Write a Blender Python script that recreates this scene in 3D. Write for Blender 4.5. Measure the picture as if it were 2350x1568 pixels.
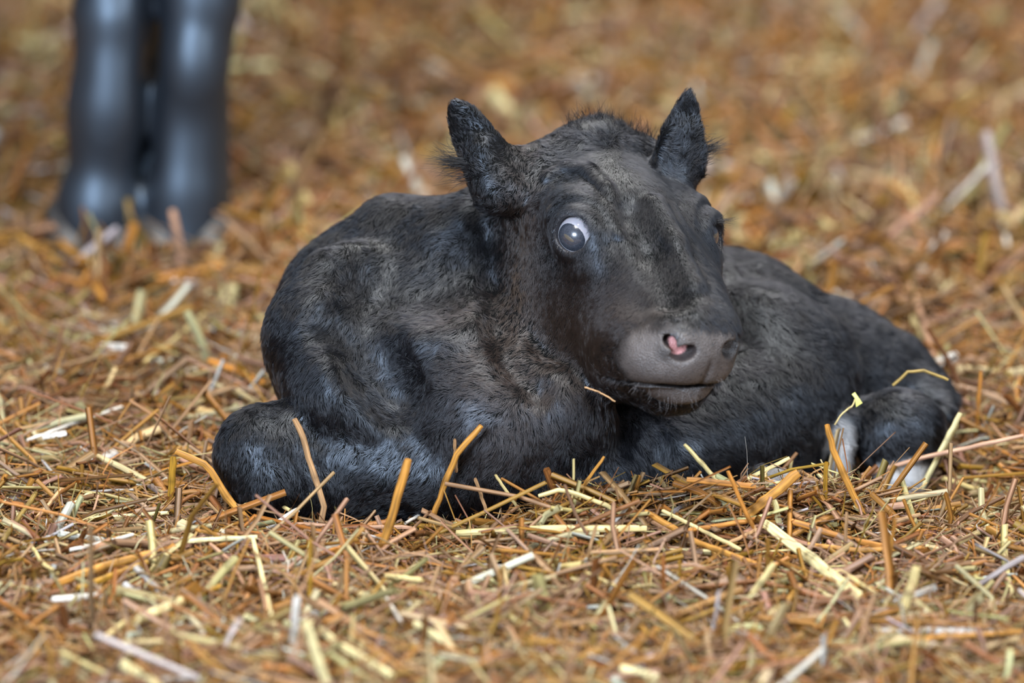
import bpy, math, random, time
import numpy as np

FUR = True
STRAW = True
T0 = time.time()
rng = np.random.default_rng(7)
sc = bpy.context.scene
for o in list(bpy.data.objects):
    bpy.data.objects.remove(o)

# ------------------------------------------------------------------ camera
S = 0.0004                       # metres per photo pixel at the calf
PITCH = math.radians(14.0)
DIST = 5.5
CP, SP = math.cos(PITCH), math.sin(PITCH)
ZC = 406 * S / CP                # height of the point the camera looks at
CAM = np.array([0.0, -DIST * CP, ZC + DIST * SP])
RIGHT = np.array([1.0, 0, 0]); UP = np.array([0, SP, CP]); BACK = np.array([0, -CP, SP])
cam_data = bpy.data.cameras.new('camera')
cam = bpy.data.objects.new('camera', cam_data)
sc.collection.objects.link(cam)
cam.location = CAM
cam.rotation_euler = (math.pi / 2 - PITCH, 0, 0)
cam_data.sensor_width = 36
cam_data.lens = 36 * DIST / (2350 * S)
cam_data.clip_start = 0.1; cam_data.clip_end = 200
cam_data.dof.use_dof = True
cam_data.dof.focus_distance = DIST - 0.05
cam_data.dof.aperture_fstop = 2.7
sc.camera = cam

# ------------------------------------------------------------------ light and exposure
sc.view_settings.view_transform = 'Standard'
sc.view_settings.look = 'None'
sc.view_settings.gamma = 1.0
sc.view_settings.exposure = 0.12
sc.view_settings.use_curve_mapping = False
world = bpy.data.worlds.new('barn_air'); sc.world = world
world.use_nodes = True
wn = world.node_tree.nodes; wl = world.node_tree.links
wbg = wn['Background']
wbg.inputs['Color'].default_value = (0.80, 0.86, 1.0, 1)
wbg.inputs['Strength'].default_value = 0.14


def area(name, loc, target, sx, sy, power, col):
    d = bpy.data.lights.new(name, 'AREA'); d.shape = 'RECTANGLE'
    d.size, d.size_y, d.energy, d.color = sx, sy, power, col
    o = bpy.data.objects.new(name, d); sc.collection.objects.link(o)
    o.location = loc
    v = np.array(target, float) - np.array(loc, float)
    from mathutils import Vector
    o.rotation_euler = Vector(v).to_track_quat('-Z', 'Y').to_euler()
    return o


area('barn_door_light', (-2.3, -5.6, 2.6), (0, 0.4, 0.15), 1.8, 1.3, 840, (0.66, 0.80, 1.0))
area('right_opening_light', (3.0, -3.4, 2.7), (0.1, 0.3, 0.15), 1.2, 1.0, 260, (0.74, 0.85, 1.0))
area('overhead_fill', (0.3, -0.9, 4.2), (0, 0.4, 0.1), 2.6, 1.6, 300, (1.0, 0.96, 0.90))  # added fill from overhead for the straw, no fitting modelled
area('overhead_fill', (0.6, 3.4, 4.2), (0.2, 2.4, 0.0), 2.6, 1.6, 300, (1.0, 0.96, 0.90))  # second added fill, lifts the bedding far behind the calf


# ------------------------------------------------------------------ helpers
def P(px, py, Y=0.0):
    """point of depth Y seen at photo pixel px, py"""
    d = -BACK + RIGHT * ((px - 1175) * S / DIST) + UP * ((784 - py) * S / DIST)
    t = (Y - CAM[1]) / d[1]
    return CAM + d * t


def G(px, py, z=0.0):
    """point of height z seen at photo pixel px, py"""
    d = -BACK + RIGHT * ((px - 1175) * S / DIST) + UP * ((784 - py) * S / DIST)
    return CAM + d * ((z - CAM[2]) / d[2])


def proj(p):
    v = np.asarray(p) - CAM
    z = -(v @ BACK)
    return np.stack([1175 + (v @ RIGHT) / z * DIST / S, 784 - (v @ UP) / z * DIST / S], -1)


def tag(o, label=None, cat=None, group=None, kind=None):
    if label: o['label'] = label
    if cat: o['category'] = cat
    if group: o['group'] = group
    if kind: o['kind'] = kind
    return o


def link(name, data, mat=None, parent=None):
    o = bpy.data.objects.new(name, data)
    sc.collection.objects.link(o)
    if mat is not None: data.materials.append(mat)
    if parent is not None: o.parent = parent
    return o


def mesh_np(name, v, quads=None, tris=None, smooth=True):
    me = bpy.data.meshes.new(name)
    v = np.ascontiguousarray(v, np.float32)
    nq = 0 if quads is None else len(quads); nt = 0 if tris is None else len(tris)
    me.vertices.add(len(v)); me.vertices.foreach_set('co', v.ravel())
    idx = []; st = []
    if nq: idx.append(np.asarray(quads).ravel())
    if nt: idx.append(np.asarray(tris).ravel())
    idx = np.concatenate(idx).astype(np.int32)
    me.loops.add(len(idx)); me.loops.foreach_set('vertex_index', idx)
    me.polygons.add(nq + nt)
    st = np.concatenate([np.arange(nq) * 4, nq * 4 + np.arange(nt) * 3]).astype(np.int32)
    me.polygons.foreach_set('loop_start', st)
    me.update(calc_edges=True)
    me.polygons.foreach_set('use_smooth', np.full(nq + nt, smooth))
    return me


def add_attr(me, name, arr, dom='POINT'):
    if arr.ndim == 1:
        a = me.attributes.new(name, 'FLOAT', dom); a.data.foreach_set('value', arr.astype(np.float32))
    elif arr.shape[1] == 3:
        a = me.attributes.new(name, 'FLOAT_VECTOR', dom); a.data.foreach_set('vector', arr.astype(np.float32).ravel())


def smoothstep(a, b, x):
    t = np.clip((x - a) / (b - a), 0, 1)
    return t * t * (3 - 2 * t)


# value noise in 3D for numpy work
_perm = np.random.default_rng(3).random((32, 32, 32)).astype(np.float32)


def vnoise(p, f):
    q = np.asarray(p, np.float32) * f
    i = np.floor(q).astype(np.int32); t = q - i; t = t * t * (3 - 2 * t)
    r = 0
    for dx in (0, 1):
        for dy in (0, 1):
            for dz in (0, 1):
                w = (t[..., 0] if dx else 1 - t[..., 0]) * (t[..., 1] if dy else 1 - t[..., 1]) * (t[..., 2] if dz else 1 - t[..., 2])
                r = r + w * _perm[(i[..., 0] + dx) & 31, (i[..., 1] + dy) & 31, (i[..., 2] + dz) & 31]
    return r * 2 - 1


# ------------------------------------------------------------------ signed distance modelling
class Field:
    def __init__(self, xs, ys, zs):
        self.ax = [np.asarray(a, np.float32) for a in (xs, ys, zs)]
        self.d = np.full([len(a) for a in self.ax], 0.08, np.float32)

    def sub(self, lo, hi):
        sl = []
        for a, l, h in zip(self.ax, lo, hi):
            i = np.searchsorted(a, l); j = np.searchsorted(a, h)
            sl.append(slice(max(i - 1, 0), min(j + 1, len(a))))
        g = [a[s] for a, s in zip(self.ax, sl)]
        if min(len(x) for x in g) == 0: return None, None
        pts = np.stack(np.meshgrid(*g, indexing='ij'), -1)
        return tuple(sl), pts

    def apply(self, fn, lo, hi, k, mode='add', mask=None):
        m = 2.2 * k + 0.02
        sl, pts = self.sub(np.array(lo) - m, np.array(hi) + m)
        if sl is None: return
        b = fn(pts); a = self.d[sl]
        if mode == 'add':
            h = np.clip(0.5 + 0.5 * (b - a) / k, 0, 1)
            self.d[sl] = a * h + b * (1 - h) - k * h * (1 - h)
            self.d[sl] = a + (b - a) * (1 - h) - k * h * (1 - h)
        elif mode == 'cut':
            b = -b
            h = np.clip(0.5 - 0.5 * (b - a) / k, 0, 1)
            self.d[sl] = a + (b - a) * (1 - h) + k * h * (1 - h)
        elif mode == 'disp':
            self.d[sl] = a + b

    # tapered capsule
    def cone(self, a, b, r1, r2, k=0.02, mode='add'):
        a = np.array(a, np.float32); b = np.array(b, np.float32)
        ba = b - a; l2 = float(ba @ ba); rr = r1 - r2; a2 = l2 - rr * rr; il2 = 1 / l2

        def fn(p):
            pa = p - a; y = pa @ ba; z = y - l2
            x2 = ((pa * l2 - y[..., None] * ba) ** 2).sum(-1)
            y2 = y * y * l2; z2 = z * z * l2
            kk = np.sign(rr) * rr * rr * x2
            d = (np.sqrt(np.maximum(x2 * a2 * il2, 0)) + y * rr) * il2 - r1
            c1 = np.sign(z) * a2 * z2 > kk; c2 = np.sign(y) * a2 * y2 < kk
            d = np.where(c2, np.sqrt(x2 + y2) * il2 - r1, d)
            d = np.where(c1, np.sqrt(x2 + z2) * il2 - r2, d)
            return d
        lo = np.minimum(a - r1, b - r2); hi = np.maximum(a + r1, b + r2)
        self.apply(fn, lo, hi, k, mode)

    # ellipsoid with own axes (rows of R)
    def ell(self, c, r, k=0.02, R=None, mode='add'):
        c = np.array(c, np.float32); r = np.array(r, np.float32)
        R = np.eye(3, dtype=np.float32) if R is None else np.asarray(R, np.float32)

        def fn(p):
            q = (p - c) @ R.T
            k0 = np.linalg.norm(q / r, axis=-1); k1 = np.linalg.norm(q / (r * r), axis=-1) + 1e-9
            return np.where(k0 < 0.25, (k0 - 1) * r.min(), k0 * (k0 - 1) / k1)
        e = np.sqrt(((R.T * r) ** 2).sum(1))
        self.apply(fn, c - e, c + e, k, mode)

    def surf(self, px_, py_, off=0.0):
        d0 = -BACK + RIGHT * ((px_ - 1175) * S / DIST) + UP * ((784 - py_) * S / DIST)
        t = np.arange(DIST - 0.35, DIST + 0.6, 0.001)
        p = CAM + t[:, None] * d0
        ix = [np.clip(np.searchsorted(a, p[:, j]), 0, len(a) - 1) for j, a in enumerate(self.ax)]
        v = self.d[ix[0], ix[1], ix[2]]
        k = np.argmax(v < 0)
        return p[k] - d0 * off if (v < 0).any() else p[len(p) // 2]

    def groove(self, pts, r, off, k=0.01):
        P3 = [self.surf(x, y, off) for x, y in pts]
        for a, b in zip(P3[:-1], P3[1:]):
            self.cone(a, b, r, r * 1.01, k, 'cut')

    def ridge(self, pts, r, off, k=0.01):
        P3 = [self.surf(x, y, off) for x, y in pts]
        for a, b in zip(P3[:-1], P3[1:]):
            self.cone(a, b, r, r * 1.01, k)

    def mesh(self):
        d = self.d; ins = d < 0
        c = ins[:-1, :-1, :-1].astype(np.int8).copy()
        for dx in (0, 1):
            for dy in (0, 1):
                for dz in (0, 1):
                    if dx + dy + dz:
                        c += ins[dx:ins.shape[0] - 1 + dx, dy:ins.shape[1] - 1 + dy, dz:ins.shape[2] - 1 + dz]
        act = (c > 0) & (c < 8)
        I = np.argwhere(act); idx = np.full(act.shape, -1, np.int32); idx[act] = np.arange(len(I))
        acc = np.zeros((len(I), 3)); n = np.zeros(len(I))
        X = self.ax
        cor = [(a, b, e) for a in (0, 1) for b in (0, 1) for e in (0, 1)]
        for p in cor:
            for ax in range(3):
                if p[ax] == 0:
                    q = list(p); q[ax] = 1
                    ia = I + np.array(p); ib = I + np.array(q)
                    va = d[ia[:, 0], ia[:, 1], ia[:, 2]]; vb = d[ib[:, 0], ib[:, 1], ib[:, 2]]
                    m = (va < 0) != (vb < 0)
                    t = np.where(m, va / np.where(m, va - vb, 1), 0)
                    pa = np.stack([X[j][ia[:, j]] for j in range(3)], 1); pb = np.stack([X[j][ib[:, j]] for j in range(3)], 1)
                    acc += np.where(m[:, None], pa + (pb - pa) * t[:, None], 0); n += m
        v = acc / n[:, None]
        quads = []
        for ax in range(3):
            a1, a2 = (ax + 1) % 3, (ax + 2) % 3
            s0 = [slice(None)] * 3; s1 = [slice(None)] * 3
            s0[ax] = slice(0, -1); s1[ax] = slice(1, None)
            A = ins[tuple(s0)]; B = ins[tuple(s1)]
            E = np.argwhere(A != B)
            ok = (E[:, a1] > 0) & (E[:, a2] > 0) & (E[:, a1] < ins.shape[a1] - 1) & (E[:, a2] < ins.shape[a2] - 1)
            E = E[ok]; flip = A[E[:, 0], E[:, 1], E[:, 2]]
            q = []
            for o1, o2 in ((-1, -1), (0, -1), (0, 0), (-1, 0)):
                e = E.copy(); e[:, a1] += o1; e[:, a2] += o2
                q.append(idx[e[:, 0], e[:, 1], e[:, 2]])
            q = np.stack(q, 1)
            q[~flip] = q[~flip][:, ::-1]
            quads.append(q)
        return v, np.concatenate(quads)


BODIES = []


def relax(v, quads, it=2, lam=0.5):
    e = np.concatenate([quads[:, [0, 1]], quads[:, [1, 2]], quads[:, [2, 3]], quads[:, [3, 0]]])
    e = np.concatenate([e, e[:, ::-1]])
    cnt = np.bincount(e[:, 0], minlength=len(v))[:, None]
    for _ in range(it):
        s = np.stack([np.bincount(e[:, 0], v[e[:, 1], j], len(v)) for j in range(3)], 1)
        v = v + lam * (s / np.maximum(cnt, 1) - v)
    return v


def normals(v, quads):
    n = np.cross(v[quads[:, 2]] - v[quads[:, 0]], v[quads[:, 3]] - v[quads[:, 1]])
    out = np.stack([sum(np.bincount(quads[:, c], n[:, j], len(v)) for c in range(4)) for j in range(3)], 1)
    return out / (np.linalg.norm(out, axis=1, keepdims=True) + 1e-12)


def stretch_axis(lo, f0, f1, hi, coarse, fine):
    a = np.arange(lo, f0, coarse); b = np.arange(f0, f1, fine); c = np.arange(f1, hi, coarse)
    return np.concatenate([a, b, c])


# ------------------------------------------------------------------ materials
def nodes(name):
    m = bpy.data.materials.new(name); m.use_nodes = True
    nt = m.node_tree; nt.nodes.clear()
    out = nt.nodes.new('ShaderNodeOutputMaterial')
    return m, nt, out


def N(nt, t, **kw):
    n = nt.nodes.new(t)
    for k, v in kw.items():
        if k in n.inputs: n.inputs[k].default_value = v
        else: setattr(n, k, v)
    return n


def attr(nt, name):
    a = nt.nodes.new('ShaderNodeAttribute'); a.attribute_name = name; return a


def skin_material():
    m, nt, out = nodes('calf_skin')
    b = N(nt, 'ShaderNodeBsdfPrincipled')
    g0 = attr(nt, 'gloss'); sp = N(nt, 'ShaderNodeMapRange'); sp.inputs['To Min'].default_value = 0.04; sp.inputs['To Max'].default_value = 0.5
    nt.links.new(g0.outputs['Fac'], sp.inputs['Value']); nt.links.new(sp.outputs[0], b.inputs['Specular IOR Level'])
    a = attr(nt, 'tint'); g = attr(nt, 'gloss')
    nt.links.new(a.outputs['Color'], b.inputs['Base Color'])
    r = N(nt, 'ShaderNodeMapRange'); r.inputs['To Min'].default_value = 0.75; r.inputs['To Max'].default_value = 0.48; r.clamp = False
    nt.links.new(g.outputs['Fac'], r.inputs['Value']); nt.links.new(r.outputs[0], b.inputs['Roughness'])
    no = N(nt, 'ShaderNodeTexVoronoi', Scale=800.0); no.feature = 'F1'
    n2 = N(nt, 'ShaderNodeTexNoise', Scale=90.0)
    tc = N(nt, 'ShaderNodeTexCoord')
    nt.links.new(tc.outputs['Object'], no.inputs['Vector']); nt.links.new(tc.outputs['Object'], n2.inputs['Vector'])
    mx = N(nt, 'ShaderNodeMath', operation='ADD'); nt.links.new(no.outputs['Distance'], mx.inputs[0]); nt.links.new(n2.outputs['Fac'], mx.inputs[1])
    bp = N(nt, 'ShaderNodeBump', Strength=0.7, Distance=0.0009); nt.links.new(mx.outputs[0], bp.inputs['Height'])
    nt.links.new(bp.outputs[0], b.inputs['Normal'])
    nt.links.new(b.outputs[0], out.inputs[0])
    return m


def hair_material(name, rough=0.24, gloss=0.5):
    m, nt, out = nodes(name)
    h = N(nt, 'ShaderNodeBsdfHairPrincipled')
    h.parametrization = 'COLOR'
    a = attr(nt, 'tint'); nt.links.new(a.outputs['Color'], h.inputs['Color'])
    h.inputs['Roughness'].default_value = rough
    h.inputs['Radial Roughness'].default_value = 0.5
    h.inputs['IOR'].default_value = 1.6
    h.inputs['Random Roughness'].default_value = 0.3
    # a lying coat also shines as one surface: gloss about the skin's own normal
    b = N(nt, 'ShaderNodeBsdfPrincipled', Roughness=0.40)
    b.inputs['Specular IOR Level'].default_value = 0.70
    b.inputs['Specular Tint'].default_value = (0.80, 0.89, 1.0, 1)
    nt.links.new(a.outputs['Color'], b.inputs['Base Color'])
    nn = attr(nt, 'skin_normal'); nt.links.new(nn.outputs['Vector'], b.inputs['Normal'])
    mx = N(nt, 'ShaderNodeMixShader'); mx.inputs[0].default_value = gloss
    nt.links.new(h.outputs[0], mx.inputs[1]); nt.links.new(b.outputs[0], mx.inputs[2])
    nt.links.new(mx.outputs[0], out.inputs[0])
    return m


def simple(name, col, rough=0.5, spec=0.5, coat=0.0, sss=0.0):
    m, nt, out = nodes(name)
    b = N(nt, 'ShaderNodeBsdfPrincipled', Roughness=rough)
    b.inputs['Base Color'].default_value = (*col, 1)
    b.inputs['Specular IOR Level'].default_value = spec
    b.inputs['Coat Weight'].default_value = coat
    b.inputs['Subsurface Weight'].default_value = sss
    b.inputs['Subsurface Scale'].default_value = 0.003
    nt.links.new(b.outputs[0], out.inputs[0])
    return m


# ------------------------------------------------------------------ calf: head pose
_Y = math.radians(6.0)
_M = np.array([[-0.92737858, 0.31628195, 0.19983669],
               [0.02954903, -0.47055486, 0.88187583],
               [0.37295554, 0.82373773, 0.42703667]])      # rows: camera right / up / back; columns: L F U
HM = np.stack([_M[:, 0] * math.cos(_Y) + _M[:, 1] * math.sin(_Y), _M[:, 1] * math.cos(_Y) - _M[:, 0] * math.sin(_Y), _M[:, 2]], 1)
CAMB = np.stack([RIGHT, UP, BACK], 1)
HR = CAMB @ HM                                           # columns: world axes of L, F, U
HS = 0.01144                                              # metres per head unit (about a centimetre)
HO = P(1474, 493, -0.02)


def H(L, F, U):
    return HO + HR @ (np.array([L, F, U], float) * HS)


def hell(fd, c, r, k=1.0, rot=None, mode='add', sides=2, mo=0.0, far=0.62):
    R = HR.T
    for s in ((1, -1) if sides == 2 else (1,)):
        cc = (c[0] * s * (far if mo and s < 0 else 1) + mo, c[1], c[2])
        RR = R
        if rot is not None:
            q = np.array(rot, float)                     # rows: own axes in L F U
            if s < 0: q = q * np.array([-1, 1, 1])
            RR = q @ R
        fd.ell(H(*cc), np.array(r) * HS, k * HS, RR, mode)


def hcone(fd, a, b, r1, r2, k=1.0, mode='add', sides=2):
    for s in ((1, -1) if sides == 2 else (1,)):
        fd.cone(H(a[0] * s, a[1], a[2]), H(b[0] * s, b[1], b[2]), r1 * HS, r2 * HS, k * HS, mode)


def axes(*v):
    a = np.array(v[0], float); a /= np.linalg.norm(a)
    b = np.array(v[1], float); b -= a * (a @ b); b /= np.linalg.norm(b)
    return np.stack([a, b, np.cross(a, b)])


EYE_R = 1.9
EYE_DIR = np.array([0.68, 0.60, 0.40]); EYE_DIR /= np.linalg.norm(EYE_DIR)
EYE_C = np.array([6.35, 1.0, -1.05]) - EYE_DIR * EYE_R


def eye(s):
    """centre and outward direction of the near (1) and far (-1) eye"""
    if s > 0: return EYE_C, EYE_DIR
    d = np.array([-0.52, 0.74, 0.42]); d /= np.linalg.norm(d)
    return np.array([-5.1, 0.3, -1.9]), d


px = lambda n: n * S


def build_calf():
    fx0, fx1 = P(1010, 600, 0)[0], P(1720, 600, 0)[0]
    xs = stretch_axis(P(450, 800, 0)[0], fx0, fx1, P(2260, 800, 0.2)[0], 0.0038, 0.0018)
    ys = stretch_axis(-0.27, -0.23, 0.03, 0.44, 0.0038, 0.0020)
    zs = stretch_axis(-0.03, 0.085, 0.40, 0.42, 0.0038, 0.0018)
    f = Field(xs, ys, zs)
    # --- trunk
    f.cone(P(905, 765, 0.14), P(1300, 770, 0.20), px(292), px(270), 0.04)
    f.cone(P(1300, 775, 0.20), P(1660, 830, 0.24), px(270), px(245), 0.05)
    f.cone(P(1660, 830, 0.24), P(1850, 910, 0.25), px(240), px(200), 0.03)
    f.cone(P(1860, 910, 0.24), P(2030, 950, 0.25), px(195), px(120), 0.03)
    f.ell(P(1960, 860, 0.25), (px(150), px(150), px(115)), 0.03, axes((0.85, 0, -0.5), (0, 1, 0)))
    # withers and the ridge of the back
    f.cone(P(905, 530, 0.13), P(1080, 560, 0.10), px(68), px(85), 0.03)
    # shoulder and upper arm of the near foreleg
    f.ell(P(785, 800, 0.05), (px(165), px(140), px(240)), 0.025)
    f.cone(P(735, 780, 0.015), P(790, 900, -0.02), px(110), px(105), 0.03)
    f.cone(P(790, 900, -0.02), P(1010, 1080, -0.05), px(108), px(90), 0.03)
    # chest and brisket
    f.cone(P(1010, 850, 0.02), P(1190, 1010, -0.03), px(180), px(150), 0.03)
    f.cone(P(1150, 950, -0.03), P(1420, 1050, 0.02), px(165), px(130), 0.03)
    # neck
    f.cone(P(1020, 760, 0.03), P(1170, 600, 0.10), px(155), px(125), 0.03)
    f.cone(P(1090, 900, 0.0), P(1240, 720, 0.05), px(145), px(130), 0.03)
    f.cone(P(1040, 560, 0.10), P(1210, 490, 0.10), px(70), px(95), 0.03)
    # folded forearm: elbow to knee, and the knee itself
    f.cone(P(1010, 1100, -0.055), P(660, 1080, -0.045), px(72), px(80), 0.022)
    f.ell(P(612, 1050, -0.045), (px(122), px(100), px(125)), 0.014)
    f.cone(P(625, 1110, -0.06), P(1010, 1165, -0.02), px(60), px(45), 0.02)
    # far foreleg folded under the brisket
    f.cone(P(1120, 1090, -0.05), P(1400, 1130, -0.04), px(75), px(70), 0.03)
    f.ell(P(1310, 945, -0.06), (px(80), px(60), px(90)), 0.03)
    f.cone(P(862, 735, -0.045), P(905, 880, -0.06), px(30), px(22), 0.025, 'cut')
    # flank, belly, stifle
    f.cone(P(1500, 1010, 0.08), P(1750, 980, 0.12), px(150), px(165), 0.03)
    f.cone(P(1560, 1040, 0.03), P(1800, 900, 0.14), px(95), px(150), 0.025)
    f.cone(P(1500, 1130, 0.03), P(1830, 1120, 0.10), px(60), px(55), 0.015)
    f.ell(P(1790, 830, 0.16), (px(125), px(100), px(180)), 0.03, axes((0.8, 0, 0.55), (0, 1, 0)))
    # hock and shank of the hind leg
    f.ell(P(2058, 990, 0.12), (px(112), px(95), px(98)), 0.012)
    f.cone(P(2070, 1040, 0.12), P(2068, 1100, 0.10), px(75), px(55), 0.01)
    f.cone(P(1942, 960, 0.095), P(1928, 1110, 0.08), px(24), px(22), 0.008)
    f.cone(P(1735, 1098, -0.02), P(1800, 1108, 0.0), px(26), px(24), 0.008)
    # tail
    f.cone(P(2050, 840, 0.26), P(2120, 885, 0.25), px(55), px(36), 0.02)
    f.cone(P(2120, 885, 0.25), P(2185, 915, 0.21), px(36), px(14), 0.012)
    f.cone(P(2110, 900, 0.22), P(2160, 950, 0.18), px(40), px(28), 0.02)
    # --- head
    hell(f, (0, -6.0, -3.6), (6.4, 7.2, 5.8), 1.5, sides=1)
    hell(f, (0, -1.0, -2.4), (5.2, 6.6, 4.2), 1.6, sides=1)
    hell(f, (-0.6, -10.5, 0.2), (3.7, 2.8, 2.7), 1.8, sides=1)
    hcone(f, (0, -9.5, -1.2), (6.6, -9.6, -1.2), 2.6, 2.3, 1.6)
    hell(f, (4.6, -6.5, -6.6), (3.0, 5.0, 5.6), 2.0)
    hell(f, (4.9, -0.8, -1.2), (2.2, 3.6, 2.2), 1.4)
    hell(f, (4.1, 2.0, -4.2), (2.0, 3.8, 2.6), 1.6)
    hcone(f, (0.1, 3, -2.6), (0.4, 12.2, -3.6), 3.2, 2.5, 1.6, sides=1)
    hcone(f, (1.5, 3, -3.4), (1.4, 11.5, -4.5), 2.8, 2.3, 1.2)
    hell(f, (2.7, 4.3, -6.6), (2.5, 6.2, 4.4), 1.5)
    hell(f, (3.5, -2.5, -8.5), (3.3, 6.2, 5.8), 1.8)
    hcone(f, (3.0, -1.5, -12), (1.4, 9.5, -9.9), 2.7, 1.8, 1.6)
    hcone(f, (0, 0.0, -10.5), (0.3, 10, -8.9), 3.4, 2.5, 1.6, sides=1)
    # muzzle
    hell(f, (1.2, 12.8, -5.0), (3.5, 3.3, 3.1), 1.0, sides=1)
    hell(f, (2.3, 13.0, -4.0), (1.7, 2.2, 1.8), 0.9, mo=0.6)
    hell(f, (3.1, 10.8, -6.5), (2.0, 3.2, 2.2), 1.8, mo=0.95)
    hell(f, (3.3, 7.4, -7.2), (2.3, 4.2, 3.2), 2.0, sides=1)
    hell(f, (1.5, 13.0, -6.1), (2.1, 2.3, 1.7), 0.9, mo=0.8)
    hell(f, (0.8, 12.0, -8.6), (2.5, 2.7, 1.4), 0.6, sides=1)
    f.groove([(790, 735), (845, 780), (872, 840), (900, 890)], 0.026, 0.014, 0.022)
    f.groove([(880, 610), (985, 600), (1075, 560)], 0.045, 0.034, 0.03)
    f.groove([(1112, 455), (1116, 540), (1128, 640), (1150, 740), (1180, 830), (1235, 885)], 0.012, 0.007, 0.012)
    f.ridge([(1262, 405), (1305, 385), (1355, 392), (1392, 430), (1415, 485), (1425, 535)], 0.004, -0.0016, 0.006)
    f.ridge([(1500, 470), (1545, 560), (1590, 660)], 0.006, -0.004, 0.012)
    f.groove([(1445, 470), (1490, 560), (1540, 680)], 0.012, 0.0095, 0.012)
    # mouth line
    iH = np.linalg.inv(HR * HS)

    def loc(p):
        return (p - HO) @ iH.T

    def mouth(p):
        q = loc(p); L, F, U = q[..., 0], q[..., 1], q[..., 2]
        u0 = -7.35 - 0.36 * (15.0 - F) + 0.04 * np.cos(L * 2)
        m = np.exp(-((U - u0) / 0.15) ** 2) * smoothstep(7.6, 9.0, F)
        m2 = np.exp(-((L - 0.5) / 0.22) ** 2) * smoothstep(13.5, 14.5, F) * smoothstep(-8.2, -7.2, U) * smoothstep(-4.0, -5.5, U) * 0.3
        return ((m * 0.42 + m2) * HS).astype(np.float32)
    f.apply(mouth, H(0, 12, -9) - 0.09, H(0, 12, -9) + 0.09, 0.001, 'disp')
    # nostrils: comma shaped pits with a raised rim
    nr = axes((0.80, -0.2, -0.35), (0.35, 0.1, 0.9))
    hell(f, (2.25, 14.9, -4.1), (1.0, 0.66, 1.6), 0.3, rot=nr, mode='cut', mo=0.5, far=0.85)
    hell(f, (3.2, 14.2, -3.5), (0.50, 0.45, 1.0), 0.3, rot=nr, mode='cut', mo=0.5, far=0.85)
    hell(f, (2.25, 13.8, -4.25), (0.80, 0.52, 0.62), 0.2, mo=0.5, far=0.85)
    # eye sockets and lids
    for s in (1, -1):
        c, d = eye(s)
        f.ell(H(*c), np.full(3, (EYE_R + 0.30) * HS), 0.7 * HS)
        a = HM.T @ np.array([0.98, -0.18, 0.0]) * np.array([s, 1, 1]); a = a - d * (a @ d); a /= np.linalg.norm(a)
        b = np.cross(d, a)
        R3 = np.stack([a, b, d])
        f.ell(H(*(c + d * 1.45)), np.array([1.64, 1.50, 1.7]) * HS, 0.12 * HS, R3 @ HR.T, 'cut')
        f.ell(H(*(c + a * 1.35 + d * 1.2)), np.array([0.75, 0.36, 1.0]) * HS, 0.12 * HS, R3 @ HR.T, 'cut')

        # wrinkles above the eye
        def wr(p, c=c, d=d):
            q = loc(p) - c
            t = q - (q @ d)[..., None] * d
            r = np.linalg.norm(t, axis=-1)
            up = t[..., 1] * -0.35 + t[..., 2] * 0.9
            w = smoothstep(0.2, 1.5, up) * smoothstep(4.8, 3.4, r) * smoothstep(1.5, 2.0, r) * ((q @ d) > 0)
            return (w * 0.11 * np.cos(r * 2 * math.pi / 1.3) * HS).astype(np.float32)
        f.apply(wr, H(*c) - 0.055, H(*c) + 0.055, 0.001, 'disp')
    # ears: cupped leaves
    ear(f, P(1122, 395, 0.03), P(1040, 232, 0.05), np.array([0.80, -0.30, 0.35]), px(66), 0.0036, 1, 0.52)
    ear(f, P(1556, 350, 0.06), P(1582, 208, 0.065), np.array([0.95, 0.25, -0.25]), px(58), 0.0036, -1, 0.75)

    def skinfolds(p):
        return (vnoise(p, 38) * 0.0011 + vnoise(p, 17) * 0.0016).astype(np.float32)
    sl, pts = f.sub([xs[0], ys[0], -0.02], [xs[-1], ys[-1], 0.4])
    near = np.abs(f.d) < 0.012
    I = np.argwhere(near)
    pp = np.stack([f.ax[j][I[:, j]] for j in range(3)], 1)
    hl = loc(pp)
    inhead = smoothstep(10, 13, np.linalg.norm(hl - np.array([0, 3, -4]), axis=1))
    f.d[near] += skinfolds(pp) * (0.06 + 0.94 * inhead)
    v, q = f.mesh()
    v = relax(v, q, 2, 0.45)
    BODIES.append(f)
    return v, q, loc


def ear(f, base, tip, wdir, hw, th, cup=1, flare=0.62):
    base = np.array(base); tip = np.array(tip)
    ax = tip - base; L = np.linalg.norm(ax); ax /= L
    w = wdir - ax * (wdir @ ax); w /= np.linalg.norm(w)
    n = np.cross(ax, w) * cup

    def fn(p):
        q = p - base
        t = (q @ ax) / L; s = q @ w; h = q @ n
        tc = np.clip(t, -0.25, 1)
        W = hw * (1 - flare * np.clip(tc, 0, 1)) * np.sqrt(np.clip(1.0 - np.clip(tc, 0, 1) ** 6, 0.0, 1))
        hc = h - 0.16 * hw * (1 - np.clip(tc, 0, 1)) - 0.32 * s * s / hw
        dx = np.abs(s) - W; dz = np.abs(hc) - th; dy = (np.abs(t - 0.37) - 0.63) * L
        ox = np.maximum(dx, 0) ** 2 + np.maximum(dz, 0) ** 2 + np.maximum(dy, 0) ** 2
        return ((np.sqrt(ox) + np.minimum(np.maximum(np.maximum(dx, dz), dy), 0)) * 0.8 - 0.0012).astype(np.float32)
    e = 1.2 * hw + 0.01
    f.apply(fn, np.minimum(base, tip) - e, np.maximum(base, tip) + e, 0.006, 'add')
    # root of the ear
    f.cone(base - ax * 0.02, base + ax * 0.015, hw * 0.75, hw * 0.45, 0.015)


calf_v, calf_q, head_local = build_calf()
print('calf mesh', len(calf_v), len(calf_q), time.time() - T0)
calf_n = normals(calf_v, calf_q)

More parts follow.
